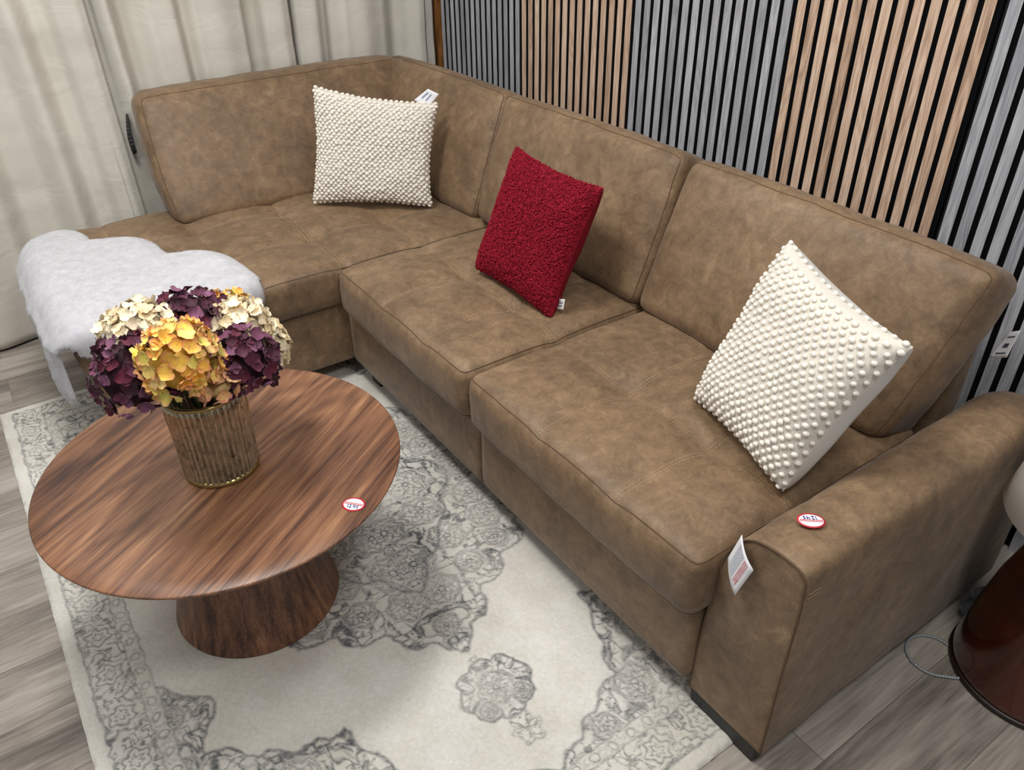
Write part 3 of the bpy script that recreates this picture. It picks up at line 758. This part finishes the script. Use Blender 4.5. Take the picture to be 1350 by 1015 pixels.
# ------------------------------------------------------------------ fur throw on the chaise end
def throw():
    xe, ye, zt_ = -2.309, .078, .487
    poly = [(-3.085, .06), (-3.145, .15), (-3.125, .225), (-3.05, .260), (-2.985, .262), (-2.965, .275), (-2.955, .33), (-2.915, .40), (-2.82, .445), (-2.715, .448), (-2.690, .462), (-2.675, .545), (-2.585, .612), (-2.46, .632), (-2.33, .640), (-2.24, .625), (-2.165, .57), (-2.15, .48), (-2.19, .42), (-2.20, .36), (-2.15, .28), (-2.15, .20), (-2.20, .13), (-2.25, .095), (-2.30, .075), (-2.335, .04), (-2.345, -.02), (-2.335, -.09), (-2.340, -.13), (-2.37, -.175), (-2.44, -.195), (-2.58, -.19), (-2.72, -.17), (-2.86, -.12), (-3.0, -.03)]
    pl = np.array(poly)
    # smooth outline
    def chaikin(p):
        q = np.roll(p, -1, 0); return np.stack([p*.75+q*.25, p*.25+q*.75], 1).reshape(-1, 2)
    pl = chaikin(chaikin(pl))
    def edge_dist(P):
        A = pl; B = np.roll(pl, -1, 0); best = np.full(len(P), 9.); ins = np.zeros(len(P), bool)
        for a, b in zip(A, B):
            ab = b-a; t = np.clip(((P-a)@ab)/(ab@ab+1e-12), 0, 1); best = np.minimum(best, np.linalg.norm(P-(a+t[:, None]*ab), axis=1))
            c = ((a[1] > P[:, 1]) != (b[1] > P[:, 1])) & (P[:, 0] < (b[0]-a[0])*(P[:, 1]-a[1])/(b[1]-a[1]+1e-12)+a[0]); ins ^= c
        return np.where(ins, best, -best)
    def fold(P, off):
        """unfolded xy -> 3D lying on the chaise, rounding over its edges; off = height above the surface"""
        out = np.zeros((len(P), 3)); rad = .03
        def bend(s):          # s distance beyond the edge start
            s = np.maximum(s, 0); q = rad*math.pi/2; a = np.minimum(s, q)/rad
            hor = rad*np.sin(a); dn = rad*(1-np.cos(a))+np.maximum(s-q, 0); return hor, dn, a
        sx = P[:, 0]-(xe-rad); sy = (ye+rad)-P[:, 1]
        hx_, dx_, ax_ = bend(sx); hy_, dy_, ay_ = bend(sy)
        out[:, 0] = np.minimum(P[:, 0], xe-rad)+hx_; out[:, 1] = np.maximum(P[:, 1], ye+rad)-hy_
        out[:, 2] = zt_-dx_-dy_
        nrm_ = np.stack([np.sin(ax_), -np.sin(ay_), np.cos(ax_)*np.cos(ay_)], 1); nrm_ /= np.linalg.norm(nrm_, axis=1)[:, None]+1e-9
        out[:, 1] -= .040*np.clip(dy_/.05, 0, 1)
        return out+nrm_*off[:, None], nrm_
    cs = .009; xs = np.arange(-3.16, -2.13, cs); ys = np.arange(-.36, .66, cs); X, Y = np.meshgrid(xs, ys); P = np.c_[X.ravel(), Y.ravel()]
    D = edge_dist(P)
    thick = .008+.024*np.sqrt(np.clip(D/.05, 0, 1))
    lump = np.array([nz((p[0], p[1], 0), 6, 2)*.012+nz((p[0], p[1], 0), 18, 3)*.005+nz((p[0], p[1], 0), 50, 4)*.003 for p in P])
    topv, _ = fold(P, np.maximum(thick+lump*np.clip(D/.04, 0, 1), .004)); botv, _ = fold(P, np.full(len(P), .002))
    nx, ny = len(xs), len(ys); keep = D > -.002
    # snap boundary ring
    F = [f for f in grid(nx, ny) if all(keep[i] for i in f)]
    used = sorted({i for f in F for i in f}); mp = {o: k for k, o in enumerate(used)}; n = len(used)
    V = np.vstack([topv[used], botv[used]]); FF = [tuple(mp[i] for i in f) for f in F]+[tuple(mp[i]+n for i in f[::-1]) for f in F]
    from collections import Counter
    ec = Counter()
    for f in F:
        for a, b in zip(f, f[1:]+f[:1]): ec[(a, b)] += 1
    for (a, b) in list(ec):
        if (b, a) not in ec: FF.append((mp[b], mp[a], mp[a]+n, mp[b]+n))
    t = NT('white_plush_fur', .85, 0, .2); f = t.noise(t.coord(), 40, 5, .7); t.color(t.ramp(f, [(.3, srgb(188, 187, 191)), (.7, srgb(207, 206, 210))]))
    t.b.inputs['Sheen Weight'].default_value = .15; t.b.inputs['Subsurface Weight'].default_value = .0
    fib = t.noise(t.coord(scale=(1, 1, 1)), 300, 3, .7); t.bump(fib, .25, .002)
    th_o = empty('fur_throw', (-2.7, .3, zt_), 'white plush faux-fur throw draped over the end of the chaise', 'throw')
    mesh('hide', V, FF, t.m, th_o)
    # fur fibres
    M = 110000; rg = np.random.default_rng(3); Q = np.c_[rg.uniform(-3.16, -2.13, M), rg.uniform(-.36, .66, M)]; d = edge_dist(Q); Q = Q[d > .0]; d = d[d > 0]
    thk = .008+.024*np.sqrt(np.clip(d/.05, 0, 1)); root, nr = fold(Q, thk-.004)
    lump = np.array([nz((p[0], p[1], 0), 6, 2)*.012+nz((p[0], p[1], 0), 18, 3)*.005+nz((p[0], p[1], 0), 50, 4)*.003 for p in Q])*np.clip(d/.04, 0, 1); root = root+nr*lump[:, None]
    flow = np.array([(nz((p[0], p[1], 0), 5, 11), nz((p[0], p[1], 0), 5, 12)) for p in Q])
    lean = np.c_[flow[:, 0]*1.5, flow[:, 1]*1.5-.2, rg.normal(0, .2, len(Q))-.1]+rg.normal(0, .25, (len(Q), 3))
    dr = nr*1.0+lean; dr /= np.linalg.norm(dr, axis=1)[:, None]; Ln = rg.uniform(.004, .009, len(Q))[:, None]
    side = np.cross(dr, rg.normal(0, 1, (len(Q), 3))); side /= np.linalg.norm(side, axis=1)[:, None]
    VV = np.stack([root-side*.0005, root+side*.0005, root+dr*Ln], 1).reshape(-1, 3); FF = np.arange(len(VV)).reshape(-1, 3)
    o = mesh('fur_pile', VV, FF, t.m, th_o); o['kind'] = 'stuff'
throw()

# ------------------------------------------------------------------ coffee table
TC = (-1.5526, .258, 0)
tbl = empty('coffee_table', (TC[0], TC[1], .011), 'round walnut coffee table on a flared pedestal, standing on the rug', 'table')
prof = [(0, .449), (.36, .449), (.400, .449), (.4028, .4478), (.4035, .4455), (.4022, .4425), (.385, .432), (.36, .428), (.0, .428)]
mesh('tabletop', *lathe(TC, prof, 160), WALNUT_TOP, tbl)
ped = [(0, .0115), (.2035, .0115), (.2048, .013), (.2042, .016)]+[(.2042-.088*((z-.016)/.414)**.92, z) for z in np.linspace(.03, .43, 24)]
mesh('pedestal', *lathe(TC, ped, 128), WALNUT_SIDE, tbl)
sticker((-1.2455, .439, .4496), (.76, .66, 0), None, .0255, .0215, tbl, (0, 0, 1), 'round red and white price sticker near the rim')

# ------------------------------------------------------------------ vase
VC = (-1.541, .252, .4495)
vase = empty('vase', VC, 'ribbed mercury-glass vase with brass rim holding the flowers', 'vase')
def m_vase():
    t = NT('antiqued_mirror_glass', .10, .80, .7); v = t.coord(scale=(1, 1, .7)); a = t.noise(v, 70, 4, .7, .8); b = t.noise(t.coord(), 130, 3, .6)
    t.color(t.ramp(a, [(.33, srgb(120, 114, 98)), (.45, srgb(176, 170, 150)), (.60, srgb(200, 194, 172))]))
    return t.m
NR = 42
def ribs(a, z): return 1+.085*(abs(math.sin(a*NR/2))**.9-.65)
hz = .212
vp = [(.0785, .006), (.080, .012)]+[(.0795+.006*(z/hz), z) for z in np.linspace(.016, hz-.006, 16)]
mesh('glass_body', *lathe(VC, vp+[(.0835, hz-.004), (.077, hz-.004), (.0745, .012), (0, .012)], 504, ribs), m_vase(), vase)
BRASS = NT('aged_brass', .28, .95); BRASS.color(srgb(168, 148, 96)); BRASS = BRASS.m
mesh('rim', *lathe(VC, [(.0865, hz-.007), (.0872, hz-.003), (.0868, hz+.001), (.083, hz+.002), (.0785, hz+.001), (.078, hz-.008)], 96), BRASS, vase)
mesh('base_ring', *lathe(VC, [(0, 0), (.080, 0), (.0825, .002), (.083, .006), (.0815, .010), (.0785, .012)], 96), BRASS, vase)

# ------------------------------------------------------------------ hydrangeas
def m_petal():
    t = NT('silk_petals', .62, 0, .25); at = t.node('Attribute'); at.attribute_name = 'Col'; t.color(at.outputs['Color'])
    t.b.inputs['Subsurface Weight'].default_value = 0; t.b.inputs['Sheen Weight'].default_value = .15; return t.m
PETAL = m_petal(); GREEN = plain('green_stem', srgb(74, 92, 40), .6); LEAF = plain('dark_green_leaf', srgb(58, 74, 34), .5)
PURP = [srgb(72, 28, 46), srgb(88, 38, 60), srgb(108, 56, 82), srgb(56, 20, 34), srgb(92, 28, 48), srgb(126, 78, 104)]
CREAM = [srgb(232, 216, 182), srgb(238, 226, 198), srgb(222, 202, 162), srgb(236, 218, 188)]
YEL = [srgb(250, 206, 84), srgb(252, 222, 120), srgb(246, 186, 66), srgb(250, 218, 140), srgb(226, 220, 108)]
YTIP = [srgb(226, 138, 110), srgb(232, 160, 120), srgb(246, 214, 130)]
camv = Vector((0, 0, H))
def cam_point(px, py, dist_h):
    """3D point on the ray of an image position at horizontal distance dist_h from the camera foot"""
    d = r2*((px-675)/1046.03)+u2*(-(py-507.5)/1046.03)+fw; k = dist_h/math.hypot(d.x, d.y); return camv+d*k
def hydrangea(c, rad, cols, tips, label, group, seed, squash=(1, 1, .82), nfl=150, fsz=.0135, axis=None):
    c = Vector(c); rg = np.random.default_rng(seed)
    foot_ = np.array((VC[0]+rg.uniform(-.035, .035), VC[1]+rg.uniform(-.035, .035), VC[2]+.02))
    t = empty('hydrangea', c, label, 'flower', group)
    neck = np.array([VC[0]+(c.x-VC[0])*.35, VC[1]+(c.y-VC[1])*.35, VC[2]+hz-.01])
    L = math.hypot(neck[0]-VC[0], neck[1]-VC[1])
    if L > .055: neck[:2] = np.array(VC[:2])+(neck[:2]-np.array(VC[:2]))*.055/L
    P = [foot_*(1-s)**2+2*s*(1-s)*neck+s*s*np.array(c-Vector((0, 0, rad*.3))) for s in np.linspace(0, 1, 14)]
    mesh('stem', *tube(P, .003, 6), GREEN, t)
    b0 = P[11]; an = rg.uniform(0, 6.28); o_ = np.array((math.cos(an), math.sin(an), .25)); sd = np.array((-math.sin(an), math.cos(an), 0))
    vv = [b0+o_*.042*t_+sd*w_*.016*math.sin(math.pi*min(.97, t_+.03)) for t_ in np.linspace(0, 1, 6) for w_ in (-1, 0, 1)]
    mesh('leaf', vv, grid(3, 6), LEAF, t)
    Vs = []; Fs = []; Cs = []; k = 0; m = 4
    sq = np.array(squash)
    for i in range(nfl):
        y = 1-2*(i+.5)/nfl; ph = i*2.39996+rg.uniform(-.3, .3); s = math.sqrt(max(0, 1-y*y)); dr = np.array([math.cos(ph)*s, math.sin(ph)*s, y])
        if dr[2] < -.75: continue
        q = dr/sq; q /= np.linalg.norm(q); p0 = np.array(c)+dr*sq*rad*rg.uniform(.86, 1.04)
        q = q+rg.normal(0, .28, 3); q /= np.linalg.norm(q)
        a = np.cross(q, rg.normal(0, 1, 3)); a /= np.linalg.norm(a); b = np.cross(q, a)
        fs = fsz*rg.uniform(.8, 1.2); ci = rg.integers(len(cols)); ccol = np.array(cols[ci][:3])*rg.uniform(.8, 1.15)
        for pt in range(4):
            an = pt*math.pi/2+rg.uniform(-.15, .15); u = math.cos(an)*a+math.sin(an)*b; w = -math.sin(an)*a+math.cos(an)*b
            cup = rg.uniform(.1, .75); tw = rg.uniform(-.25, .25)
            tc = np.array(tips[rg.integers(len(tips))][:3]) if tips else ccol*rg.uniform(.85, 1.3)
            for jj in range(m+1):
                l = jj/m; wid = fs*.62*math.sin(math.pi*min(1, .08+l*.80))**.7
                for ii in (-1, -.5, 0, .5, 1):
                    h = cup*fs*(l**2*.7+abs(ii)**2*.28*l)+tw*fs*ii*l*.5
                    edge = fs*(l*1.05-.14*l*abs(ii)**2)
                    Vs.append(p0+u*(edge+.0008)+w*wid*ii+q*h)
                    g = max(0, l-.45)/.55*(.85 if tips else .35); g = max(g, (abs(ii)**3)*.6 if tips else 0); Cs.append(ccol*(1-g)+tc*g)
            G = np.array(grid(5, m+1))+k; Fs.append(G); k += 5*(m+1)
    o = mesh('flower_head', np.array(Vs), np.vstack(Fs), PETAL, t, colors=np.clip(np.array(Cs), 0, 1))
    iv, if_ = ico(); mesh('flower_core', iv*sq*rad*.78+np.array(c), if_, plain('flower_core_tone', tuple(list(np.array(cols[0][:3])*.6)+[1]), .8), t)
    return t
GP = 'purple hydrangea heads in the vase'; GC = 'cream hydrangea heads in the vase'; GY = 'yellow hydrangea heads in the vase'
hydrangea(cam_point(178, 494, 1.52), .082, PURP, None, 'purple hydrangea at the far left, drooping over the vase rim', GP, 1, (1, 1, 1.0))
hydrangea(cam_point(318, 475, 1.53), .076, PURP, None, 'purple hydrangea on the right of the vase, above the table', GP, 2, (1, 1, .9))
hydrangea(cam_point(250, 424, 1.66), .090, PURP, None, 'purple hydrangea at the top back of the bouquet', GP, 3, (1, 1, .72))
hydrangea(cam_point(236, 474, 1.455), .075, YEL, YTIP, 'large yellow hydrangea with pink-edged petals in the bouquet front', GY, 4, (1, 1, 1.0), 120, .0155)
hydrangea(cam_point(284, 508, 1.47), .032, [srgb(240, 206, 140), srgb(236, 190, 120)], [srgb(212, 128, 132), srgb(226, 150, 130)], 'small pink-edged yellow blossom hanging at the vase rim', GY, 41, (1.3, 1.3, .8), 16, .016)
hydrangea(cam_point(184, 434, 1.62), .070, CREAM, None, 'cream hydrangea on the left side above the purple one', GC, 5, (1.1, 1.1, .72), 120, .0145)
hydrangea(cam_point(313, 432, 1.62), .071, CREAM, None, 'cream hydrangea at the upper right of the bouquet', GC, 6, (1, 1, .8), 120, .0150)
hydrangea(cam_point(352, 456, 1.66), .050, CREAM, None, 'cream hydrangea at the far right edge, partly behind', GC, 7, (.9, .9, 1.25), 80, .0145)
hydrangea(cam_point(297, 406, 1.74), .046, YEL, YTIP, 'small yellow hydrangea peeking out at the back of the bouquet', GY, 8, (1.3, 1.3, .8), 60, .012)

# ------------------------------------------------------------------ lamp by the sofa arm
LC = (-.280, 1.645, 0)
lamp = empty('table_lamp', LC, 'glossy dark brown lamp with off-white shade, standing on the floor beside the armrest', 'lamp')
def m_lampbase():
    t = NT('glossy_mahogany_lacquer', .16, 0, .6); a = t.noise(t.coord(), 5, 3, .5); t.color(t.ramp(a, [(.35, srgb(46, 14, 6)), (.65, srgb(86, 34, 14))]))
    t.b.inputs['Coat Weight'].default_value = .5; t.b.inputs['Coat Roughness'].default_value = .05; return t.m
mesh('lamp_base', *lathe(LC, [(0, .012), (.164, .012), (.168, .02), (.167, .035), (.162, .08), (.152, .16), (.138, .25), (.118, .33), (.09, .385), (.05, .41), (.02, .418), (0, .418)], 96), m_lampbase(), lamp)
mesh('foot_plate', *lathe(LC, [(0, 0), (.168, 0), (.172, .004), (.172, .012), (.166, .015), (0, .015)], 96), plain('dark_brown_foot', srgb(34, 20, 14), .4), lamp)
mesh('neck', *lathe(LC, [(.012, .415), (.012, .74)], 24), BRASS, lamp)
sh = mesh('lamp_shade', *lathe(LC, [(.192, .470), (.140, .76)], 96), plain('offwhite_shade_cloth', srgb(232, 226, 218), .85), lamp); md = sh.modifiers.new('s', 'SOLIDIFY'); md.thickness = .003
cable = [(-.405+.14, 1.56, .006)]
pts = []
for a in np.linspace(-65, 245, 40):
    pts.append((-.425+.062*math.cos(R(a+30))*1.05, 1.505+.072*math.sin(R(a+30)), .006+.004*math.sin(R(a))))
cab = [(-.33, 1.60, .006), (-.372, 1.575, .006)]
ring = []
for a in np.linspace(60, 318, 44):
    ring.append((-.437+.058*math.cos(R(a)), 1.505+.058*math.sin(R(a)), .0045))
path = [(-.34, 1.60, .0045), (-.37, 1.575, .0045)]+ring+[(-.36, 1.50, .0045), (-.33, 1.55, .0045)]
P = np.array(path)
for _ in range(3):
    Q = [P[0]]
    for a, b in zip(P[:-1], P[1:]): Q += [a*.75+b*.25, a*.25+b*.75]
    P = np.array(Q+[P[-1]])
seg = np.r_[0, np.cumsum(np.linalg.norm(np.diff(P, axis=0), axis=1))]; s = np.linspace(0, seg[-1], 260)
P = np.c_[[np.interp(s, seg, P[:, i]) for i in range(3)]].T
rad = .0032+.0005*np.sign(np.sin(np.arange(260)*1.6))
o = mesh('power_cord', *tube(P, rad, 8), plain('grey_cord_jacket', srgb(150, 152, 156), .35, .2), lamp); o['label'] = 'grey coiled power cord on the floor'

# crumpled clear plastic bag behind, between arm and lamp
def bag():
    rg = random.Random(4); iv, if_ = ico(); import bmesh
    bm = bmesh.new(); bmesh.ops.create_icosphere(bm, subdivisions=4, radius=1)
    V = []
    for v in bm.verts:
        p = np.array(v.co[:]); s = 1+.45*nz(p, 1.6, 5)+.30*abs(nz(p, 4, 6))-.25*abs(nz(p, 9, 7)); q = p*s*np.array([.048, .11, .035])
        V.append((q[0]-.422, q[1]+1.755, max(q[2]+.034, .002)))
    F = [[v.index for v in f.verts] for f in bm.faces]; bm.free()
    t = NT('clear_crinkled_plastic', .12, 0, .6); t.color(srgb(190, 195, 200)); t.b.inputs['Transmission Weight'].default_value = .85; t.b.inputs['IOR'].default_value = 1.2
    o = mesh('plastic_bag', V, F, t.m, smooth=False, origin=(-.41, 1.75, 0)); tag(o, 'crumpled clear plastic bag on the floor behind the lamp', 'bag')
bag()

# ------------------------------------------------------------------ lights
def area(name, loc, target, size, power, col=(1, 1, 1)):
    ld = bpy.data.lights.new(name, 'AREA'); ld.shape = 'RECTANGLE'; ld.size, ld.size_y = size; ld.energy = power; ld.color = col
    o = bpy.data.objects.new(name, ld); COL.objects.link(o); o.location = loc
    d = Vector(target)-Vector(loc); o.rotation_euler = d.to_track_quat('-Z', 'Y').to_euler(); return o
area('ceiling_or_fill_light', (-1.90, .28, 2.75), (-1.9, .35, 0), (.5, .5), 37, (1, .99, .965))
area('ceiling_or_fill_light', (.20, .55, 2.75), (-.3, .7, 0), (.45, .45), 25, (1, .99, .965))
area('ceiling_or_fill_light', (-3.0, .0, 2.75), (-2.8, .0, 0), (.4, .4), 10, (1, .99, .965))  # added soft fill on the chaise side, not a ceiling fixture
area('ceiling_or_fill_light', (-.9, 1.2, 2.75), (-1.0, 1.2, 0), (.4, .4), 10, (1, .99, .965))
area('ceiling_or_fill_light', (-1.4, -1.2, 2.75), (-1.5, -.4, 0), (.8, .8), 13, (1, .99, .965))  # added fill, softens the table's shadow on the rug
w = bpy.data.worlds.new('world'); scene.world = w; w.use_nodes = True
w.node_tree.nodes['Background'].inputs[0].default_value = (.95, .97, 1, 1); w.node_tree.nodes['Background'].inputs[1].default_value = .28

scene.view_settings.view_transform = 'Standard'; scene.view_settings.look = 'None'
scene.view_settings.exposure = .0; scene.view_settings.gamma = 1
